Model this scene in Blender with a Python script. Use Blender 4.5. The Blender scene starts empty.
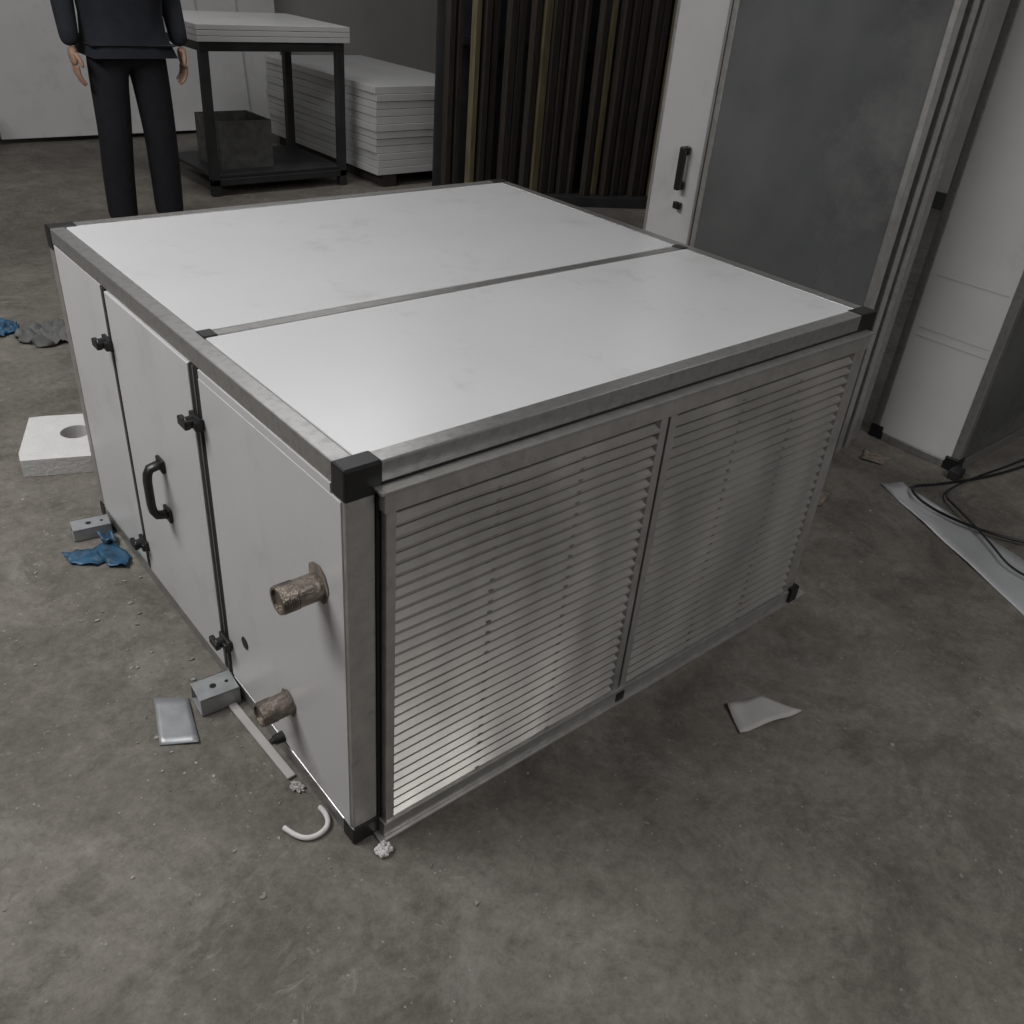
import bpy, bmesh, math, random
from mathutils import Vector, Matrix, noise
random.seed(7)
SC=bpy.context.scene
try:
    SC.view_settings.view_transform='Standard'
except Exception: pass
COL=bpy.context.collection

# ---------------------------------------------------------------- materials
def nmat(name,col,rough=.5,metal=0,var=.12,scale=8,bump=0,bscale=60,stretch=None,dirt=None,dscale=3,dthr=.55,spec=.5):
    m=bpy.data.materials.new(name);m.use_nodes=True;N=m.node_tree.nodes;L=m.node_tree.links
    b=N['Principled BSDF'];b.inputs['Roughness'].default_value=rough;b.inputs['Metallic'].default_value=metal
    b.inputs['Specular IOR Level'].default_value=spec
    tc=N.new('ShaderNodeTexCoord');mp=N.new('ShaderNodeMapping');L.new(tc.outputs['Object'],mp.inputs[0])
    if stretch: mp.inputs['Scale'].default_value=stretch
    n=N.new('ShaderNodeTexNoise');n.inputs['Scale'].default_value=scale;n.inputs['Detail'].default_value=6;L.new(mp.outputs[0],n.inputs[0])
    r=N.new('ShaderNodeValToRGB');L.new(n.outputs[0],r.inputs[0])
    r.color_ramp.elements[0].position=.3;r.color_ramp.elements[1].position=.7
    r.color_ramp.elements[0].color=[c*(1-var) for c in col]+[1];r.color_ramp.elements[1].color=[min(1,c*(1+var)) for c in col]+[1]
    out=r.outputs[0]
    if dirt:
        n2=N.new('ShaderNodeTexNoise');n2.inputs['Scale'].default_value=dscale;n2.inputs['Detail'].default_value=10;n2.inputs['Roughness'].default_value=.7;L.new(tc.outputs['Object'],n2.inputs[0])
        r2=N.new('ShaderNodeValToRGB');r2.color_ramp.elements[0].position=dthr;r2.color_ramp.elements[1].position=dthr+.15;L.new(n2.outputs[0],r2.inputs[0])
        r2.color_ramp.elements[0].color=(0,0,0,1);r2.color_ramp.elements[1].color=(.75,.75,.75,1)
        mx=N.new('ShaderNodeMixRGB');L.new(r2.outputs[0],mx.inputs[0]);L.new(out,mx.inputs[1]);mx.inputs[2].default_value=(*dirt,1);out=mx.outputs[0]
    L.new(out,b.inputs['Base Color'])
    if bump:
        n3=N.new('ShaderNodeTexNoise');n3.inputs['Scale'].default_value=bscale;n3.inputs['Detail'].default_value=5;L.new(mp.outputs[0],n3.inputs[0])
        bp=N.new('ShaderNodeBump');bp.inputs['Strength'].default_value=bump;bp.inputs['Distance'].default_value=.01;L.new(n3.outputs[0],bp.inputs['Height']);L.new(bp.outputs[0],b.inputs['Normal'])
    return m
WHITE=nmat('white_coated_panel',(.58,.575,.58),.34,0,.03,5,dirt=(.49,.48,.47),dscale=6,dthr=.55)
WHITE_TOP=nmat('white_panel_lit_top',(.65,.65,.665),.25,0,.03,3,dirt=(.54,.53,.52),dscale=7,dthr=.56)  # lighter copy of the panel white; the top's stronger light is in its colour
ALU=nmat('brushed_aluminium',(.40,.395,.39),.33,.75,.18,60,bump=.04,bscale=80,dirt=(.26,.25,.24),dscale=60,dthr=.55)
ALUD=nmat('dull_aluminium',(.45,.44,.425),.36,.65,.12,30,dirt=(.30,.29,.275),dscale=40,dthr=.55)
SLAT=nmat('louvre_slat_aluminium',(.40,.385,.36),.33,.5,.22,7,stretch=(1,1,.35))  # stretched tone noise imitates uneven reflections on the slats
SLATD=nmat('louvre_clip_aluminium',(.25,.24,.225),.45,.4)
DARK=nmat('dark_interior',(.012,.012,.012),.9,0)
BLACK=nmat('black_plastic',(.012,.012,.013),.38,0,.2)
PIPE=nmat('tarnished_pipe',(.30,.26,.225),.33,.8,.4,45,bump=.5,bscale=90,dirt=(.10,.075,.06),dscale=30,dthr=.50)
GALV=nmat('galvanised_steel',(.36,.37,.38),.42,.45,.15,25)
FLASH=nmat('bright_sheet_metal',(.55,.56,.58),.38,.3,.1,8)
RUSTY=nmat('grimy_mark',(.2,.17,.14),.8,0,.4,60)
FOAM=nmat('white_foam',(.62,.61,.60),.85,0,.05,20,bump=.3,bscale=80)
PAPER=nmat('pale_scrap',(.42,.405,.39),.8,0,.08,15)
CHIP=nmat('pale_chips',(.27,.26,.245),.9,0,.4,9)
BLUE=nmat('blue_plastic',(.02,.075,.14),.45,0,.5,30)
GREYCLOTH=nmat('grey_scrap',(.11,.11,.105),.7,0,.3,20)
GREYPAN=nmat('grey_glossy_panel',(.12,.125,.125),.25,.1,.3,2.5,dirt=(.19,.19,.19),dscale=2,dthr=.5)
STEELD=nmat('dark_steel',(.05,.05,.052),.55,.5,.2)
WOOD=nmat('timber',(.16,.135,.075),.8,0,.3,6,stretch=(8,8,1))
WOODD=nmat('dark_timber',(.035,.028,.023),.85,0,.3,6,stretch=(8,8,1))
CARD=nmat('cardboard',(.18,.125,.08),.85,0,.15,5)
TROUS=nmat('dark_trousers',(.010,.011,.015),.9,0,.2,30)
JACK=nmat('dark_jacket',(.02,.022,.03),.9,0,.2,20)
SKIN=nmat('skin',(.42,.26,.18),.55,0,.06,20)
HAIR=nmat('black_hair',(.01,.008,.007),.6,0,.3,80)
PLASTER=nmat('painted_plaster',(.36,.355,.35),.85,0,.08,1.2,bump=.15,bscale=30,dirt=(.25,.24,.23),dscale=.9,dthr=.52)
CEILM=nmat('ceiling_paint',(.22,.22,.22),.9)

def concrete():
    m=bpy.data.materials.new('dusty_concrete');m.use_nodes=True;N=m.node_tree.nodes;L=m.node_tree.links;b=N['Principled BSDF']
    tc=N.new('ShaderNodeTexCoord')
    def noi(s,d=8,ro=.6,dist=0):
        n=N.new('ShaderNodeTexNoise');n.inputs['Scale'].default_value=s;n.inputs['Detail'].default_value=d;n.inputs['Roughness'].default_value=ro;n.inputs['Distortion'].default_value=dist;L.new(tc.outputs['Object'],n.inputs[0]);return n.outputs[0]
    def ramp(i,a,b_,c0,c1):
        r=N.new('ShaderNodeValToRGB');r.color_ramp.elements[0].position=a;r.color_ramp.elements[1].position=b_;r.color_ramp.elements[0].color=(*c0,1);r.color_ramp.elements[1].color=(*c1,1);L.new(i,r.inputs[0]);return r.outputs[0]
    def mix(t,f,a,b_):
        x=N.new('ShaderNodeMixRGB');x.blend_type=t
        if isinstance(f,float): x.inputs[0].default_value=f
        else: L.new(f,x.inputs[0])
        for k,v in((1,a),(2,b_)):
            if isinstance(v,tuple): x.inputs[k].default_value=(*v,1)
            else: L.new(v,x.inputs[k])
        return x.outputs[0]
    base=ramp(noi(1.1,12,.66,.5),.32,.68,(.115,.105,.092),(.222,.206,.184))
    base=mix('MULTIPLY',.8,base,ramp(noi(6,12,.78,.5),.36,.64,(.62,.61,.59),(1.25,1.25,1.24)))
    base=mix('MULTIPLY',.75,base,ramp(noi(38,8,.85),.34,.66,(.62,.62,.61),(1.32,1.32,1.31)))
    base=mix('MIX',ramp(noi(2.6,14,.82,.8),.54,.64,(0,0,0),(.55,.55,.55)),base,(.27,.255,.235))
    base=mix('MIX',ramp(noi(3.7,12,.78,.3),.55,.66,(0,0,0),(.6,.6,.6)),base,(.072,.064,.055))
    base=mix('MIX',ramp(noi(14,9,.8,1.6),.60,.66,(0,0,0),(.5,.5,.5)),base,(.33,.32,.30))
    base=mix('MIX',ramp(noi(17,9,.8,1.2),.61,.67,(0,0,0),(.55,.55,.55)),base,(.055,.05,.045))
    v=N.new('ShaderNodeTexVoronoi');v.inputs['Scale'].default_value=34;L.new(tc.outputs['Object'],v.inputs[0])
    base=mix('MIX',ramp(v.outputs['Distance'],.05,.09,(.7,.7,.7),(0,0,0)),base,(.36,.35,.33))
    L.new(base,b.inputs['Base Color']);b.inputs['Roughness'].default_value=.68;b.inputs['Specular IOR Level'].default_value=.3
    bp=N.new('ShaderNodeBump');bp.inputs['Strength'].default_value=.5;bp.inputs['Distance'].default_value=.01
    L.new(noi(40,8,.75),bp.inputs['Height']);L.new(bp.outputs[0],b.inputs['Normal'])
    return m

# ---------------------------------------------------------------- builders
def empty(name,loc=(0,0,0)):
    e=bpy.data.objects.new(name,None);e.location=loc;e.empty_display_size=.05;COL.objects.link(e);return e
def finish(name,bm,mat,parent=None,bevel=0,smooth=False,seg=2):
    bmesh.ops.recalc_face_normals(bm,faces=bm.faces)
    me=bpy.data.meshes.new(name);bm.to_mesh(me);bm.free();o=bpy.data.objects.new(name,me);COL.objects.link(o);me.materials.append(mat)
    if smooth:
        for p in me.polygons:p.use_smooth=True
    if bevel:
        md=o.modifiers.new('bevel','BEVEL');md.width=bevel;md.segments=seg;md.limit_method='ANGLE'
    if parent:o.parent=parent
    return o
def addbox(bm,b,M=None):
    x0,y0,z0,x1,y1,z1=b
    v=[bm.verts.new(p) for p in[(x0,y0,z0),(x1,y0,z0),(x1,y1,z0),(x0,y1,z0),(x0,y0,z1),(x1,y0,z1),(x1,y1,z1),(x0,y1,z1)]]
    if M:
        for q in v:q.co=M@q.co
    for f in[(0,3,2,1),(4,5,6,7),(0,1,5,4),(1,2,6,5),(2,3,7,6),(3,0,4,7)]:bm.faces.new([v[i] for i in f])
def boxes(name,bl,mat,parent=None,bevel=0,M=None):
    bm=bmesh.new()
    for b in bl:addbox(bm,b,M)
    return finish(name,bm,mat,parent,bevel)
def addcyl(bm,p0,p1,r0,r1=None,seg=24,cap=True):
    r1=r0 if r1 is None else r1
    p0=Vector(p0);p1=Vector(p1);q=(p1-p0).to_track_quat('Z','Y');a=[];b=[]
    for i in range(seg):
        t=2*math.pi*i/seg;d=q@Vector((math.cos(t),math.sin(t),0));a.append(bm.verts.new(p0+d*r0));b.append(bm.verts.new(p1+d*r1))
    for i in range(seg):
        j=(i+1)%seg;bm.faces.new((a[i],a[j],b[j],b[i]))
    if cap:bm.faces.new(a[::-1]);bm.faces.new(b)
def addtube(bm,p0,p1,r,ri,seg=28):
    p0=Vector(p0);p1=Vector(p1);q=(p1-p0).to_track_quat('Z','Y');R=[]
    for (p,rr) in((p0,r),(p1,r),(p1,ri),(p0,ri)):
        R.append([bm.verts.new(p+q@Vector((math.cos(2*math.pi*i/seg)*rr,math.sin(2*math.pi*i/seg)*rr,0))) for i in range(seg)])
    for k in range(4):
        A=R[k];B=R[(k+1)%4]
        for i in range(seg):
            j=(i+1)%seg;bm.faces.new((A[i],A[j],B[j],B[i]))
def cyls(name,cl,mat,parent=None,bevel=0,seg=24):
    bm=bmesh.new()
    for c in cl:addcyl(bm,*c,seg=seg)
    return finish(name,bm,mat,parent,bevel)
def curve(name,pts,r,mat,parent=None,cyclic=False,res=8):
    cu=bpy.data.curves.new(name,'CURVE');cu.dimensions='3D';cu.bevel_depth=r;cu.bevel_resolution=4;cu.use_fill_caps=True
    s=cu.splines.new('NURBS');s.points.add(len(pts)-1)
    for i,p in enumerate(pts):s.points[i].co=(*p,1)
    s.order_u=3;s.use_endpoint_u=True;s.use_cyclic_u=cyclic;s.resolution_u=res
    cu.materials.append(mat);o=bpy.data.objects.new(name,cu);COL.objects.link(o)
    if parent:o.parent=parent
    return o
def sheet(name,poly,z,th,mat,parent=None,curl=0,seed=0,freq=9):
    """flat irregular sheet, subdivided and gently buckled"""
    bm=bmesh.new()
    f=bm.faces.new([bm.verts.new((p[0],p[1],z)) for p in poly])
    bmesh.ops.triangulate(bm,faces=[f]);bmesh.ops.subdivide_edges(bm,edges=bm.edges[:],cuts=5,use_grid_fill=True)
    for v in bm.verts:
        n=noise.noise(Vector((v.co.x*freq+seed,v.co.y*freq,seed)))
        v.co.z=z+curl*abs(n)
    o=finish(name,bm,mat,parent,smooth=True)
    md=o.modifiers.new('sol','SOLIDIFY');md.thickness=th;md.offset=1
    return o
def crumple(name,c,sx,sy,h,mat,rot=0,seed=1,parent=None,res=26):
    bm=bmesh.new();g=[]
    for i in range(res):
        row=[]
        for j in range(res):
            u=i/(res-1)*2-1;v=j/(res-1)*2-1
            w=1-.35*abs(noise.noise(Vector((math.atan2(v,u)*1.3,seed,0))))*1.6
            uu=u*math.sqrt(1-v*v/2)*w;vv=v*math.sqrt(1-u*u/2)*w
            n=abs(noise.noise(Vector((u*2.3,v*2.3,seed))))+.5*abs(noise.noise(Vector((u*5,v*5,seed+3))))
            e=max(0,1-(u*u*u*u+v*v*v*v)*.5)
            x=uu*sx;y=vv*sy;row.append(bm.verts.new((c[0]+x*math.cos(rot)-y*math.sin(rot),c[1]+x*math.sin(rot)+y*math.cos(rot),c[2]+.003+n*h*e*1.5)))
        g.append(row)
    for i in range(res-1):
        for j in range(res-1):bm.faces.new((g[i][j],g[i+1][j],g[i+1][j+1],g[i][j+1]))
    o=finish(name,bm,mat,parent,smooth=True);md=o.modifiers.new('s','SOLIDIFY');md.thickness=.002;md.offset=1
    return o

# ---------------------------------------------------------------- room
FL=boxes('floor',[(-5,-4,-.1,6.7,7.2,0)],concrete())
boxes('wall_back',[(-5,7.0,0,6.7,7.2,4)],PLASTER)
boxes('wall_right',[(6.5,-4,0,6.7,7.0,4)],PLASTER)
boxes('wall_left',[(-5.2,-4,0,-5,7.2,4)],PLASTER)
boxes('wall_front',[(-5,-4.2,0,6.7,-4,4)],PLASTER)
boxes('ceiling',[(-5.2,-4.2,4,6.7,7.2,4.1)],CEILM)
boxes('baseboard_back',[(-5,6.97,0,6.5,7.0,.12)],STEELD)
boxes('baseboard_right',[(6.47,-4,0,6.5,6.97,.12)],STEELD)

# ---------------------------------------------------------------- air handling unit
W,D,H=1.371,1.353,.80
A=empty('air_handling_unit')
boxes('dark_gap_core',[(.012,.012,.012,W-.012,D-.012,H-.010)],DARK,A)  # near-black filler box; its colour supplies the shade seen in panel gaps
t=.034
rails=[]
for z0,z1 in((H-.036,H),(.0,.036)):
    rails+=[(.05,0,z0,W-.05,t,z1),(.05,D-t,z0,W-.05,D,z1),(0,.034,z0,t,D-.034,z1),(W-t,.034,z0,W,D-.034,z1)]
boxes('frame_rails',rails,ALU,A,.0025)
pz0,pz1=.045,H-.045
boxes('frame_posts',[(0,0,pz0,.050,t,pz1),(W-.050,0,pz0,W,t,pz1),(0,D-t,pz0,.050,D,pz1),(W-.050,D-t,pz0,W,D,pz1)],ALUD,A,.003)
boxes('frame_crossbar',[(t,.543,H-.03,W-t,.571,H-.001)],ALU,A,.002)
boxes('crossbar_end_caps',[(.032,.540,H-.02,.060,.575,H+.002),(W-.050,.540,H-.02,W-.024,.575,H+.002)],BLACK,A,.002)
c=.052;cx_=.062;caps=[];e=.002
for x in(0,1):
    for y in(0,1):
        for z in(0,1):
            x0=-e if x==0 else W-cx_;x1=cx_ if x==0 else W+e
            yd=.037
            y0=-e if y==0 else D-yd;y1=yd if y==0 else D+e
            z0=0 if z==0 else H-c;z1=c-.01 if z==0 else H+e
            caps.append((x0,y0,z0,x1,y1,z1))
boxes('corner_caps',caps,BLACK,A,.004)
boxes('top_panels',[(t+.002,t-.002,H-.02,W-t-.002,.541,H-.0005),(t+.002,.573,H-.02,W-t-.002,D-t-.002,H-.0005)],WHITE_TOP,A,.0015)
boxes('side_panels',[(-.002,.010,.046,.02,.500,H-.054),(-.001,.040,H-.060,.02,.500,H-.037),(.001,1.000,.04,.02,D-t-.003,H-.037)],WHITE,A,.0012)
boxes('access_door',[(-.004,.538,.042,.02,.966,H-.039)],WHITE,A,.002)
boxes('door_gaskets',[(-.001,.503,.04,.015,.536,H-.037),(-.001,.969,.04,.015,.997,H-.037)],DARK,A)
boxes('door_edge_trims',[(-.003,.516,.04,.01,.519,H-.037),(-.003,.981,.04,.01,.983,H-.037)],ALU,A)
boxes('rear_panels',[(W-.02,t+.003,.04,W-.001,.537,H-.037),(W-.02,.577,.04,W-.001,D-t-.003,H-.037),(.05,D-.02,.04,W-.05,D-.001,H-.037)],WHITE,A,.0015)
def dh():
    y=.756;z0,z1=.338,.437
    bm=bmesh.new()
    path=[(0,z0-.014),(-.012,z0-.012),(-.028,z0-.008),(-.034,z0+.004),(-.036,z0+.020),(-.036,z1-.020),(-.034,z1-.004),(-.028,z1+.008),(-.012,z1+.012),(0,z1+.014)]
    secs=[]
    for i,(x,z) in enumerate(path):
        a=path[max(0,i-1)];b=path[min(len(path)-1,i+1)];tx,tz=b[0]-a[0],b[1]-a[1];l=math.hypot(tx,tz);nx,nz=-tz/l,tx/l
        s=[]
        for k in range(12):
            th=2*math.pi*k/12;s.append(bm.verts.new((x-.004+nx*.009*math.cos(th),y+.014*math.sin(th),z+nz*.009*math.cos(th))))
        secs.append(s)
    for i in range(len(secs)-1):
        for k in range(12):bm.faces.new((secs[i][k],secs[i][(k+1)%12],secs[i+1][(k+1)%12],secs[i+1][k]))
    bm.faces.new(secs[0]);bm.faces.new(secs[-1][::-1])
    finish('door_handle',bm,BLACK,A,smooth=True)
    boxes('handle_feet',[(-.012,y-.018,z0-.030,-.004,y+.018,z0+.004),(-.012,y-.018,z1-.004,-.004,y+.018,z1+.028)],BLACK,A,.003)
dh()
for i,(y,z) in enumerate([(.988,.640),(.518,.656),(.976,.122),(.508,.138)]):
    bm=bmesh.new()
    addbox(bm,(-.012,y-.026,z-.013,-.003,y+.022,z+.013))
    addcyl(bm,(-.010,y,z),(-.030,y,z),.013,.011)
    addbox(bm,(-.033,y-.010,z-.011,-.022,y+.026,z+.007))
    addbox(bm,(-.020,y-.028,z-.010,-.010,y-.014,z+.010))
    finish('door_latch_%d'%(i+1),bm,BLACK,A,.002)
for i,(y,z,l) in enumerate([(.085,.552,.075),(.228,.182,.065)]):
    bm=bmesh.new()
    addtube(bm,(.005,y,z),(-l,y,z),.0235,.019)
    for k in range(7):addtube(bm,(-l+.004+k*.004,y,z),(-l+.0062+k*.004,y,z),.0247,.0225)
    finish('pipe_stub_%d'%(i+1),bm,PIPE,A)
    cyls('pipe_bore_%d'%(i+1),[((.004,y,z),(-l+.004,y,z),.0189,.0189)],PIPE,A)
for i,(y,z) in enumerate([(.085,.552),(.228,.182)]):
    bm=bmesh.new();n=26;rr=random.Random(i);ce=bm.verts.new((-.0035,y,z));ring=[]
    for k in range(n):
        a=2*math.pi*k/n;r=.027+rr.uniform(0,.006)+(.012*max(0,math.sin(a)) if i==0 else 0)
        ring.append(bm.verts.new((-.0035,y-r*math.cos(a)*.95,z+r*math.sin(a))))
    for k in range(n):bm.faces.new((ce,ring[k],ring[(k+1)%n]))
    finish('ragged_cutout_%d'%(i+1),bm,RUSTY,A)
cyls('grommet_hole',[((.004,.414,.196),(-.0035,.414,.196),.014,.014)],BLACK,A)
cyls('drain_nub',[((.004,.268,.055),(-.022,.268,.055),.013,.010),((-.022,.268,.055),(-.03,.268,.055),.007,.006)],BLACK,A)
# louvred intake panels (front, y = 0)
lx0,lx1=.058,1.338;zt=.761
boxes('louvre_frame',[(lx0-.004,-.020,.722,lx1+.004,-.001,zt),(lx0,-.018,.03,.075,-.001,.722),(1.298,-.018,.03,lx1,-.001,.722),
   (.652,-.018,.04,.671,-.001,.722),(.678,-.018,.04,.697,-.001,.722)],ALUD,A,.0015)
boxes('louvre_top_flange',[(lx0-.012,-.024,.757,lx1+.010,-.001,.7615),(.330,-.0205,.7215,.334,-.019,.757)],ALUD,A,.0005)
boxes('louvre_shade_strips',[(.0505,-.0015,.045,.057,.001,.755),(1.339,-.0015,.045,1.345,.001,.755),(.670,-.010,.045,.679,.001,.722),(.062,-.0012,.7605,W-.062,.001,.7645)],DARK,A)  # dark strips laid on as the shade lines around the louvre frame
boxes('bottom_channel',[(.040,-.030,.0,1.40,-.001,.006),(.052,-.022,.006,1.352,-.001,.040)],ALUD,A,.0015)
boxes('bottom_clips',[(1.318,-.03,.004,1.352,-.003,.05),(.665,-.024,.0,.692,-.003,.03)],BLACK,A,.002)
NS=29
def slats(x0,x1,name,seed):
    bm=bmesh.new();n=NS;z0=.044;pitch=(.720-z0)/n
    segs=24;rnd=random.Random(seed)
    for k in range(n):
        z=z0+k*pitch+.001;off=rnd.uniform(-.0008,.0008)
        prof=[(-.017,z-.0035),(-.0155,z-.0035),(-.0150,z-.0002),(.001,z+.0115),(.001,z+.0135),(-.017,z+.0014)]
        prev=None
        for s in range(segs+1):
            x=x0+(x1-x0)*s/segs;w=off+.0025*noise.noise(Vector((x*7,k*.15,seed)))
            ring=[bm.verts.new((x,y,zz+w)) for y,zz in prof]
            if prev:
                for i in range(6):bm.faces.new((prev[i],prev[(i+1)%6],ring[(i+1)%6],ring[i]))
            else:bm.faces.new(ring[::-1])
            prev=ring
        bm.faces.new(prev)
    finish(name,bm,SLAT,A)
slats(.075,.652,'louvre_slats_left',1);slats(.697,1.298,'louvre_slats_right',2)
sp=[]
for x in(.272,.458,.905,1.10):
    for k in range(NS):
        z=.044+k*(.676/NS)
        sp.append((x-.005,-.0174,z-.002,x+.005,-.010,z+.0030))
boxes('louvre_spacers',sp,SLATD,A)

# ---------------------------------------------------------------- panels and second unit to the right
def panel(name,x,y0,y1,z1,mat,th=.045,fr=.045,z0=0):
    P=empty(name)
    boxes('infill',[(x+.004,y0+fr*.9,z0+fr*.9,x+th-.004,y1-fr*.9,z1-fr*.9)],mat,P)
    boxes('edge_frame',[(x,y0,z0,x+th,y0+fr,z1),(x,y1-fr,z0,x+th,y1,z1),(x,y0+fr,z0,x+th,y1-fr,z0+fr),(x,y0+fr,z1-fr,x+th,y1-fr,z1)],ALUD,P,.003)
    return P
panel('grey_door_panel',2.12,.395,1.145,2.05,GREYPAN,th=.035,fr=.022)
panel('grey_door_panel',2.20,.40,1.10,2.0,GREYPAN,th=.035,fr=.03)
panel('grey_door_panel',2.28,.41,1.12,2.0,WHITE,th=.035,fr=.03)
P=panel('grey_door_panel',2.36,.43,1.12,2.05,GREYPAN,th=.035,fr=.03)
D2=panel('white_door',2.14,1.165,1.40,2.05,WHITE,fr=.012)
bm=bmesh.new();hy=1.24
addbox(bm,(2.125,hy-.012,.73,2.14,hy+.012,.76));addbox(bm,(2.125,hy-.012,.85,2.14,hy+.012,.88));addbox(bm,(2.10,hy-.011,.73,2.125,hy+.011,.88))
finish('pull_handle',bm,BLACK,D2,.006)
bm=bmesh.new();addbox(bm,(2.125,hy-.012,.66,2.14,hy+.012,.685));addbox(bm,(2.11,hy-.008,.665,2.126,hy+.008,.69));finish('lock',bm,BLACK,D2,.003)

B=empty('ventilation_cabinet')
bx0,bx1,by0,by1,bh=2.46,3.75,.085,.425,1.95
boxes('core',[(bx0+.01,by0+.01,.02,bx1-.01,by1-.01,bh-.01)],DARK,B)
f=.03
boxes('frame',[(bx0,by0,.05,bx0+f,by0+f,bh-.05),(bx0,by1-f,.05,bx0+f,by1,bh-.05),(bx1-f,by0,.05,bx1,by0+f,bh-.05),(bx1-f,by1-f,.05,bx1,by1,bh-.05),
 (bx0,by0+.05,.0,bx0+f,by1-.05,f),(bx0+.05,by0,.0,bx1-.05,by0+f,f+.01),(bx0,by0+.05,bh-f,bx0+f,by1-.05,bh),(bx0+.05,by0,bh-f,bx1-.05,by0+f,bh),(bx0+.05,by1-f,bh-f,bx1-.05,by1,bh),(bx1-f,by0+.05,bh-f,bx1,by1-.05,bh)],ALU,B,.003)
boxes('corner_caps',[(x0,y0,z0,x0+.05,y0+.05,z0+.05) for x0 in(bx0-.002,bx1-.048) for y0 in(by0-.002,by1-.048) for z0 in(0,bh-.05)],BLACK,B,.004)
boxes('end_panel',[(bx0+.002,by0+f,f,bx0+.02,by1-f,bh-f)],WHITE,B,.001)
boxes('end_panel_tape',[(bx0+.0008,by0+f+.01,z,bx0+.003,by1-f-.02,z+.002) for z in(.62,.44,.41)],PAPER,B)
boxes('front_panels',[(bx0+f+.004,by0+.003,f+.014,bx0+.62,by0+.02,bh-f),(bx0+.66,by0+.003,f+.014,bx1-f,by0+.02,bh-f),(bx0+.05,by1-.02,f,bx1-.05,by1-.002,bh-f),(bx1-.02,by0+f,f,bx1-.002,by1-f,bh-f),(bx0+f,by0+f,bh-.02,bx1-f,by1-f,bh-.002)],GREYPAN,B,.001)
boxes('front_mullion',[(bx0+.62,by0-.001,f,bx0+.66,by0+.02,bh-f)],ALU,B,.002)
boxes('foot',[(bx0-.06,by0-.035,0,bx0-.005,by0+.0,.035)],STEELD,B,.003)

# ---------------------------------------------------------------- background clutter
T=empty('timber_rack')
rnd=random.Random(3);wl=[];wd=[]
for i in range(30):
    x=3.02+i*.064;y=3.92-i*.034+rnd.uniform(-.04,.04);hgt=rnd.uniform(1.3,1.9);w=rnd.uniform(.03,.06)
    (wl if i%6==2 else wd).append((x,y,.06,x+w,y+.05,hgt))
boxes('pale_battens',wl,WOOD,T,.003);boxes('dark_battens',wd,WOODD,T,.003)
bm=bmesh.new()
ang=math.atan2(-.045,.085);M=Matrix.Translation((3.0,3.98,0))@Matrix.Rotation(ang,4,'Z')
addbox(bm,(0,-.12,0,2.15,.16,.06),M);addbox(bm,(0,.10,.0,.05,.15,1.5),M);addbox(bm,(2.1,.10,.0,2.15,.15,1.5),M);addbox(bm,(0,.11,.9,2.15,.14,.95),M);addbox(bm,(0,.11,1.42,2.15,.14,1.47),M)
addbox(bm,(0.02,.15,.05,2.13,.17,1.45),M)
finish('rack_frame',bm,STEELD,T)
Wb=empty('steel_workbench')
boxes('bench_frame',[(1.72,4.5,0,1.77,4.55,.8),(2.6,4.5,0,2.65,4.55,.8),(1.72,5.2,0,1.77,5.25,.8),(2.6,5.2,0,2.65,5.25,.8),(1.72,4.5,.8,2.65,5.25,.85),(1.72,4.5,.06,2.65,4.54,.10),(1.72,5.21,.06,2.65,5.25,.10),(1.74,4.52,.10,2.63,5.23,.12)],STEELD,Wb,.003)
boxes('tool_crate',[(1.85,4.65,.12,2.2,5.0,.13),(1.85,4.65,.13,1.86,5.0,.4),(2.19,4.65,.13,2.2,5.0,.4),(1.86,4.65,.13,2.19,4.66,.4),(1.86,4.99,.13,2.19,5.0,.4)],GREYCLOTH,Wb)
boxes('bench_top_sheets',[(1.70,4.48,.851+i*.03,2.68,5.3,.879+i*.03) for i in range(3)],WHITE,Wb,.002)
S=empty('panel_stack')
boxes('sheets',[(2.78+rnd.uniform(0,.03),4.35+rnd.uniform(0,.03),.08+i*.045,3.6+rnd.uniform(0,.03),5.9,.122+i*.045) for i in range(12)],WHITE,S,.002)
boxes('skids',[(2.85,4.36,0,2.95,5.85,.08),(3.4,4.36,0,3.5,5.85,.08)],WOODD,S)
def carton(name,x,y,w,d,h,m=CARD):
    P=empty(name)
    boxes('carton_body',[(x,y,0,x+w,y+d,h)],m,P,.004)
    boxes('flaps',[(x-.002,y,h,x+w+.002,y+d*.49,h+.005),(x-.002,y+d*.51,h,x+w+.002,y+d,h+.005)],m,P)
    boxes('tape',[(x+w*.02,y+d*.46,h+.005,x+w*.98,y+d*.54,h+.006),(x-.001,y+d*.46,h*.7,x,y+d*.54,h)],PAPER,P)
carton('cardboard_box',.2,5.7,.5,.5,.5)
L2=empty('leaning_panels')
for i in range(4):
    M=Matrix.Translation((1.0+i*.35,6.33,0))@Matrix.Rotation(math.radians(-9),4,'X')
    boxes('white_sheet_%d'%(i+1),[(0,i*.045,.035,1.2,.04+i*.045,1.55)],WHITE,L2,.002,M)

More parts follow.
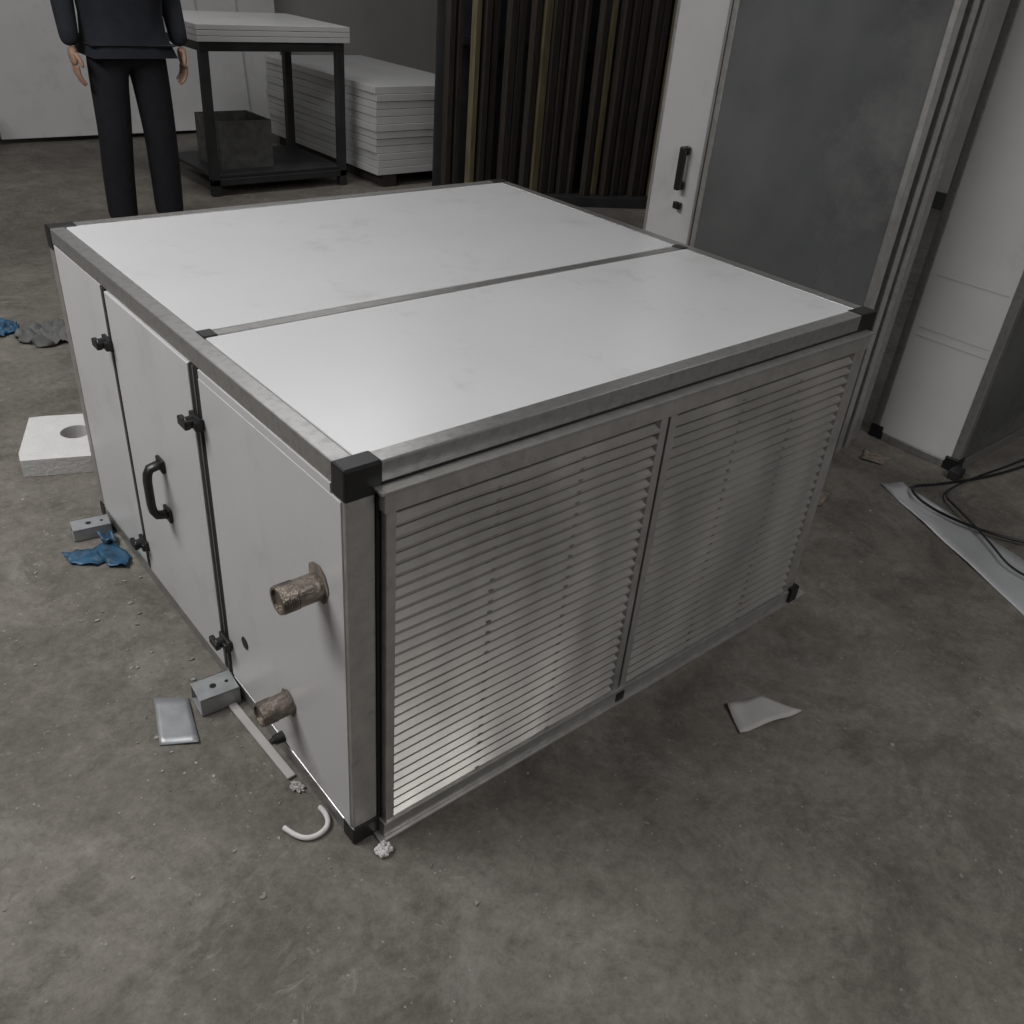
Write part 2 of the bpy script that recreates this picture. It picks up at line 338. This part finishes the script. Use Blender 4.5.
# ---------------------------------------------------------------- worker
def skin(name,V,E,mat,parent,root,sub=2):
    names=list(V);me=bpy.data.meshes.new(name);me.from_pydata([V[n][0] for n in names],[(names.index(a),names.index(b)) for a,b in E],[])
    o=bpy.data.objects.new(name,me);COL.objects.link(o);me.materials.append(mat)
    md=o.modifiers.new('skin','SKIN');md.use_smooth_shade=True
    if not me.skin_vertices: raise Exception('noskin')
    for i,n in enumerate(names):
        r=V[n][1];r=(r,r) if not isinstance(r,tuple) else r
        me.skin_vertices[0].data[i].radius=r;me.skin_vertices[0].data[i].use_root=(n==root)
    s=o.modifiers.new('sub','SUBSURF');s.levels=sub;s.render_levels=sub
    o.parent=parent;return o
Wk=empty('worker',(1.13,3.98,0))
V={'wa':((0,0,1.08),(.16,.12)),'pel':((0,0,.97),(.18,.13)),'hl':((-.095,0,.86),.105),'hr':((.095,0,.86),.105),'kl':((-.115,-.03,.50),.085),'kr':((.115,-.01,.50),.085),
   'cl':((-.12,0,.30),.082),'cr':((.125,.01,.30),.082),'al':((-.12,.02,.10),.078),'ar':((.13,.03,.10),.078),'bl':((-.12,.02,.055),.076),'br':((.13,.03,.055),.076)}
skin('trousers',V,[('pel','wa'),('pel','hl'),('pel','hr'),('hl','kl'),('kl','cl'),('cl','al'),('al','bl'),('hr','kr'),('kr','cr'),('cr','ar'),('ar','br')],TROUS,Wk,'pel')
V={'hem':((0,0,.90),(.205,.155)),'w':((0,0,1.02),(.20,.15)),'b':((0,0,1.17),(.18,.13)),'ch':((0,0,1.33),(.185,.13)),'n0':((0,0,1.45),(.08,.07)),
   'sl':((-.18,0,1.39),.07),'el':((-.25,.03,1.12),.058),'wl':((-.26,-.04,.88),.044),'sr':((.18,0,1.39),.07),'er':((.25,.03,1.12),.058),'wr':((.26,-.04,.88),.044)}
skin('jacket',V,[('hem','w'),('w','b'),('b','ch'),('ch','n0'),('ch','sl'),('sl','el'),('el','wl'),('ch','sr'),('sr','er'),('er','wr')],JACK,Wk,'w')
for s,nm in((-1,'left'),(1,'right')):
    x=.125*s
    V={'heel':((x,.05,.035),(.036,.034)),'mid':((x,-.04,.032),(.042,.031)),'toe':((x+.01*s,-.16,.026),(.042,.025)),'ank':((x,.03,.10),(.042,.04))}
    skin('shoe_'+nm,V,[('heel','mid'),('mid','toe'),('heel','ank')],BLACK,Wk,'mid')
    hx=.26*s
    skin('palm_'+nm,{'w':((hx,-.04,.89),(.027,.022)),'p1':((hx,-.05,.84),(.02,.034)),'p2':((hx,-.055,.80),(.015,.036))},[('w','p1'),('p1','p2')],SKIN,Wk,'w')
    for k,(dy,l) in enumerate([(-.033,.07),(-.011,.08),(.011,.075),(.031,.058)]):
        y=-.055+dy
        skin('finger_%s_%d'%(nm,k+1),{'a':((hx,y,.81),.009),'b':((hx-.004*s,y,.785-l*.25),.009),'c':((hx-.016*s,y,.785-l*.6),.008),'d':((hx-.032*s,y,.785-l*.85),.007)},[('a','b'),('b','c'),('c','d')],SKIN,Wk,'a')
    skin('thumb_'+nm,{'a':((hx,-.065,.86),.012),'b':((hx-.012*s,-.10,.835),.011),'c':((hx-.018*s,-.11,.80),.009)},[('a','b'),('b','c')],SKIN,Wk,'a')
bm=bmesh.new();bmesh.ops.create_uvsphere(bm,u_segments=32,v_segments=24,radius=1)
for v in bm.verts:
    p=v.co;x,y,z=p.x*.077,p.y*.095,p.z*.118
    if z<0:x*=1+z*2.2;
    if p.y<-.6 and abs(p.x)<.16 and -.35<p.z<.05:y-=.018*(1-abs(p.x)/.16)
    if p.y<-.7 and .05<p.z<.2 and .2<abs(p.x)<.55:y+=.008
    v.co=(x,y-.01,z+1.61)
addcyl(bm,(0,0,1.42),(0,-.005,1.55),.055,.052)
for s in(-1,1):addbox(bm,(s*.076-.006,-.01,1.58,s*.076+.006,.02,1.64))
finish('head',bm,SKIN,Wk,smooth=True)
bm=bmesh.new();bmesh.ops.create_uvsphere(bm,u_segments=32,v_segments=20,radius=1)
for v in list(bm.verts):
    if v.co.z<-.25 or (v.co.y<-.45 and v.co.z<.5):bm.verts.remove(v)
for v in bm.verts:v.co=(v.co.x*.084,v.co.y*.102-.006,v.co.z*.125+1.615)
finish('hair',bm,HAIR,Wk,smooth=True)
bm=bmesh.new()
for s in(-1,1):bmesh.ops.create_icosphere(bm,subdivisions=2,radius=.011,matrix=Matrix.Translation((s*.03,-.092,1.625)))
finish('eyes',bm,BLACK,Wk);boxes('mouth',[(-.022,-.1,1.545,.022,-.085,1.551)],RUSTY,Wk,.002)

# ---------------------------------------------------------------- things on the floor
def foam():
    bm=bmesh.new();w,d,h=.23,.29,.055;hx,hy,hr=.145,.165,.044;n=32
    def ring(f,z):return [bm.verts.new((*f(2*math.pi*(i+.5)/n),z)) for i in range(n)]
    def outer(a):
        c,s=math.cos(a),math.sin(a);k=[]
        if c>0:k.append((w-hx)/c)
        if c<0:k.append(-hx/c)
        if s>0:k.append((d-hy)/s)
        if s<0:k.append(-hy/s)
        k=min(x for x in k if x>0);return(hx+c*k,hy+s*k)
    inner=lambda a:(hx+hr*math.cos(a),hy+hr*math.sin(a))
    o0,o1,i0,i1=ring(outer,0),ring(outer,h),ring(inner,0),ring(inner,h)
    for i in range(n):
        j=(i+1)%n
        bm.faces.new((o0[i],o0[j],o1[j],o1[i]));bm.faces.new((o1[i],o1[j],i1[j],i1[i]));bm.faces.new((i1[i],i1[j],i0[j],i0[i]));bm.faces.new((i0[i],i0[j],o0[j],o0[i]))
    o=finish('foam_block',bm,FOAM);o.matrix_world=Matrix.Translation((-.13,1.665,.001))@Matrix.Rotation(math.radians(-22),4,'Z')
foam()
crumple('blue_rag',(.08,2.86,0),.11,.09,.03,BLUE,.3,2)
crumple('grey_rag',(.27,2.72,0),.14,.13,.05,GREYCLOTH,.2,5)
BP=empty('blue_plastic_offcuts')
sheet('piece_1',[(-.150,1.205),(-.085,1.19),(-.045,1.185),(-.05,1.12),(-.095,1.11),(-.145,1.15)],.003,.002,BLUE,BP,.022,3,30)
sheet('piece_2',[(-.075,1.175),(-.030,1.195),(-.012,1.10),(-.035,1.06),(-.075,1.09)],.007,.002,BLUE,BP,.03,7,30)
sheet('piece_3',[(-.055,1.225),(-.02,1.225),(-.02,1.175),(-.05,1.18)],.012,.002,BLUE,BP,.03,9,30)
def channel(name,cx,cy,rot,l,w=.046,h=.036):
    P=empty(name)
    M=Matrix.Translation((cx,cy,.001))@Matrix.Rotation(rot,4,'Z')
    tt=.003
    boxes('channel_body',[(-l,-w/2,0,0,-w/2+tt,h),(-l,w/2-tt,0,0,w/2,h),(-l,-w/2,h-tt,0,w/2,h),(-l,-w/2,0,0,w/2,tt)],GALV,P,.0008,M)
    bm=bmesh.new();addcyl(bm,(-l*.55,0,h-.001),(-l*.55,0,h+.0008),.007);addcyl(bm,(-l*.2,0,h-.001),(-l*.2,0,h+.0008),.004)
    for v in bm.verts:v.co=M@v.co
    finish('bolt_holes',bm,DARK,P)
channel('steel_channel',-.006,.488,math.radians(-4),.085,.066,.044)
channel('steel_channel',-.008,1.262,math.radians(-8),.095,.055,.034)
sheet('sheet_metal_offcut',[(-.155,.57),(-.095,.53),(-.128,.395),(-.195,.435)],.002,.0015,GALV,curl=.006,seed=2)
boxes('plastic_trim_strip',[(0,0,.001,.018,.26,.007)],PAPER,None,.002,Matrix.Translation((-.028,.205,0))@Matrix.Rotation(math.radians(2),4,'Z'))
curve('foam_cord',[(-.088,.105,.007),(-.080,.072,.007),(-.055,.052,.007),(-.02,.058,.007),(-.008,.088,.007),(-.012,.108,.007)],.005,FOAM)
crumple('paper_wad',(.035,-.045,0),.017,.014,.016,FOAM,0,4)
crumple('paper_wad',(-.022,.178,0),.012,.018,.008,PAPER,.3,6)
sheet('cardboard_scrap',[(.872,-.178),(.962,-.203),(1.005,-.292),(.955,-.287),(.828,-.252)],.003,.003,PAPER,curl=.02,seed=4)
sheet('metal_flashing_strip',[(2.15,.19),(2.22,.15),(2.16,-.10),(2.10,-.34),(1.98,-.80),(1.66,-.80),(1.84,-.43)],.002,.002,FLASH,curl=.014,seed=6)
sheet('paper_scrap',[(1.78,.30),(1.90,.33),(1.95,.25),(1.84,.22)],.002,.002,RUSTY,curl=.012,seed=8)
sheet('paper_scrap',[(2.25,.33),(2.33,.36),(2.36,.27),(2.28,.26)],.002,.002,RUSTY,curl=.02,seed=9)
curve('power_cable',[(3.4,-.25,.006),(2.9,-.06,.006),(2.55,-.01,.006),(2.3,.08,.006),(2.19,.12,.02),(2.12,.02,.02),(2.12,-.12,.02),(2.16,-.24,.02),(2.3,-.42,.008),(2.6,-.5,.006)],.0045,BLACK)
curve('power_cable',[(3.3,-.05,.006),(2.8,-.02,.006),(2.45,.03,.006),(2.26,.03,.012),(2.2,-.05,.02),(2.1,-.2,.02),(1.98,-.34,.02),(2.05,-.5,.02),(2.4,-.62,.006)],.0035,BLACK)
bm=bmesh.new();rnd=random.Random(11)
def chip(x,y,s):
    n=rnd.randint(3,6);a0=rnd.uniform(0,6.28);h=rnd.uniform(.001,.003)*(s/.01)**.5;pts=[]
    el=rnd.uniform(.25,1)
    for i in range(n):
        a=2*math.pi*i/n;r=s*rnd.uniform(.6,1);px,py=r*math.cos(a),r*el*math.sin(a);pts.append((x+px*math.cos(a0)-py*math.sin(a0),y+px*math.sin(a0)+py*math.cos(a0)))
    t0=[bm.verts.new((p[0],p[1],.0)) for p in pts];t1=[bm.verts.new((p[0],p[1],h+rnd.uniform(0,h))) for p in pts]
    bm.faces.new(t1)
    for i in range(n):j=(i+1)%n;bm.faces.new((t0[i],t0[j],t1[j],t1[i]))
cnt=0
while cnt<1300:
    x=rnd.uniform(-1.6,3.5);y=rnd.uniform(-1.2,5)
    if -.02<x<W+.03 and -.04<y<D+.02:continue
    chip(x,y,rnd.choice([.002,.002,.003,.003,.004,.007]));cnt+=1
for i in range(100):chip(rnd.gauss(-.14,.06),rnd.uniform(.0,1.3),rnd.choice([.002,.002,.003,.005,.008]))
finish('floor_debris',bm,CHIP)

# ---------------------------------------------------------------- lights
EM=bpy.data.materials.new('tube_glow');EM.use_nodes=True
eb=EM.node_tree.nodes['Principled BSDF'];eb.inputs['Emission Color'].default_value=(1,.98,.95,1);eb.inputs['Emission Strength'].default_value=3
def fixture(x,y,z,l,power,size_y=.5,along='X'):
    P=empty('ceiling_light')
    dx,dy=(l/2,.07) if along=='X' else(.07,l/2)
    boxes('housing',[(x-dx,y-dy,z+.03,x+dx,y+dy,z+.08)],WHITE,P,.005)
    boxes('hangers',[(x-dx*.7-.005,y-.005,z+.08,x-dx*.7+.005,y+.005,4),(x+dx*.7-.005,y-.005,z+.08,x+dx*.7+.005,y+.005,4)],STEELD,P)
    if along=='X':cyls('tubes',[((x-dx*.95,y-.03,z+.02),(x+dx*.95,y-.03,z+.02),.013),((x-dx*.95,y+.03,z+.02),(x+dx*.95,y+.03,z+.02),.013)],EM,P)
    else:cyls('tubes',[((x-.03,y-dy*.95,z+.02),(x-.03,y+dy*.95,z+.02),.013),((x+.03,y-dy*.95,z+.02),(x+.03,y+dy*.95,z+.02),.013)],EM,P)
    ld=bpy.data.lights.new('ceiling_lamp','AREA');ld.shape='RECTANGLE';ld.size=l if along=='X' else size_y;ld.size_y=size_y if along=='X' else l
    ld.energy=power;ld.color=(1,.995,.985);lo=bpy.data.objects.new('lamp',ld);lo.location=(x,y,z-.01);COL.objects.link(lo);lo.parent=P
fixture(-1.6,1.6,3.1,2.4,112,.8,'Y')
fixture(1.6,3.9,3.4,2.4,34,.8)
fixture(.9,-2.6,3.3,2.4,58,.8)  # unseen fill fixture, added to brighten the louvre face and front floor
fixture(3.6,1.2,3.5,1.8,6,.6,'Y')
w=bpy.data.worlds.new('World');SC.world=w;w.use_nodes=True;w.node_tree.nodes['Background'].inputs[0].default_value=(.5,.5,.5,1);w.node_tree.nodes['Background'].inputs[1].default_value=.2

# ---------------------------------------------------------------- camera
R=((0.76924,-0.6343,0.07701),(-0.28987,-0.45384,-0.84262),(0.56942,0.62585,-0.53298))
cd=bpy.data.cameras.new('camera');co=bpy.data.objects.new('camera',cd);COL.objects.link(co)
Mx=Matrix.Identity(4)
for i in range(3):
    Mx[i][0]=R[0][i];Mx[i][1]=-R[1][i];Mx[i][2]=-R[2][i]
Mx[0][3],Mx[1][3],Mx[2][3]=-.5355,-.9382,1.4274
co.matrix_world=Mx
cd.sensor_width=36;cd.lens=889.03/1024*36;cd.shift_y=-.0015;cd.clip_start=.02
SC.camera=co
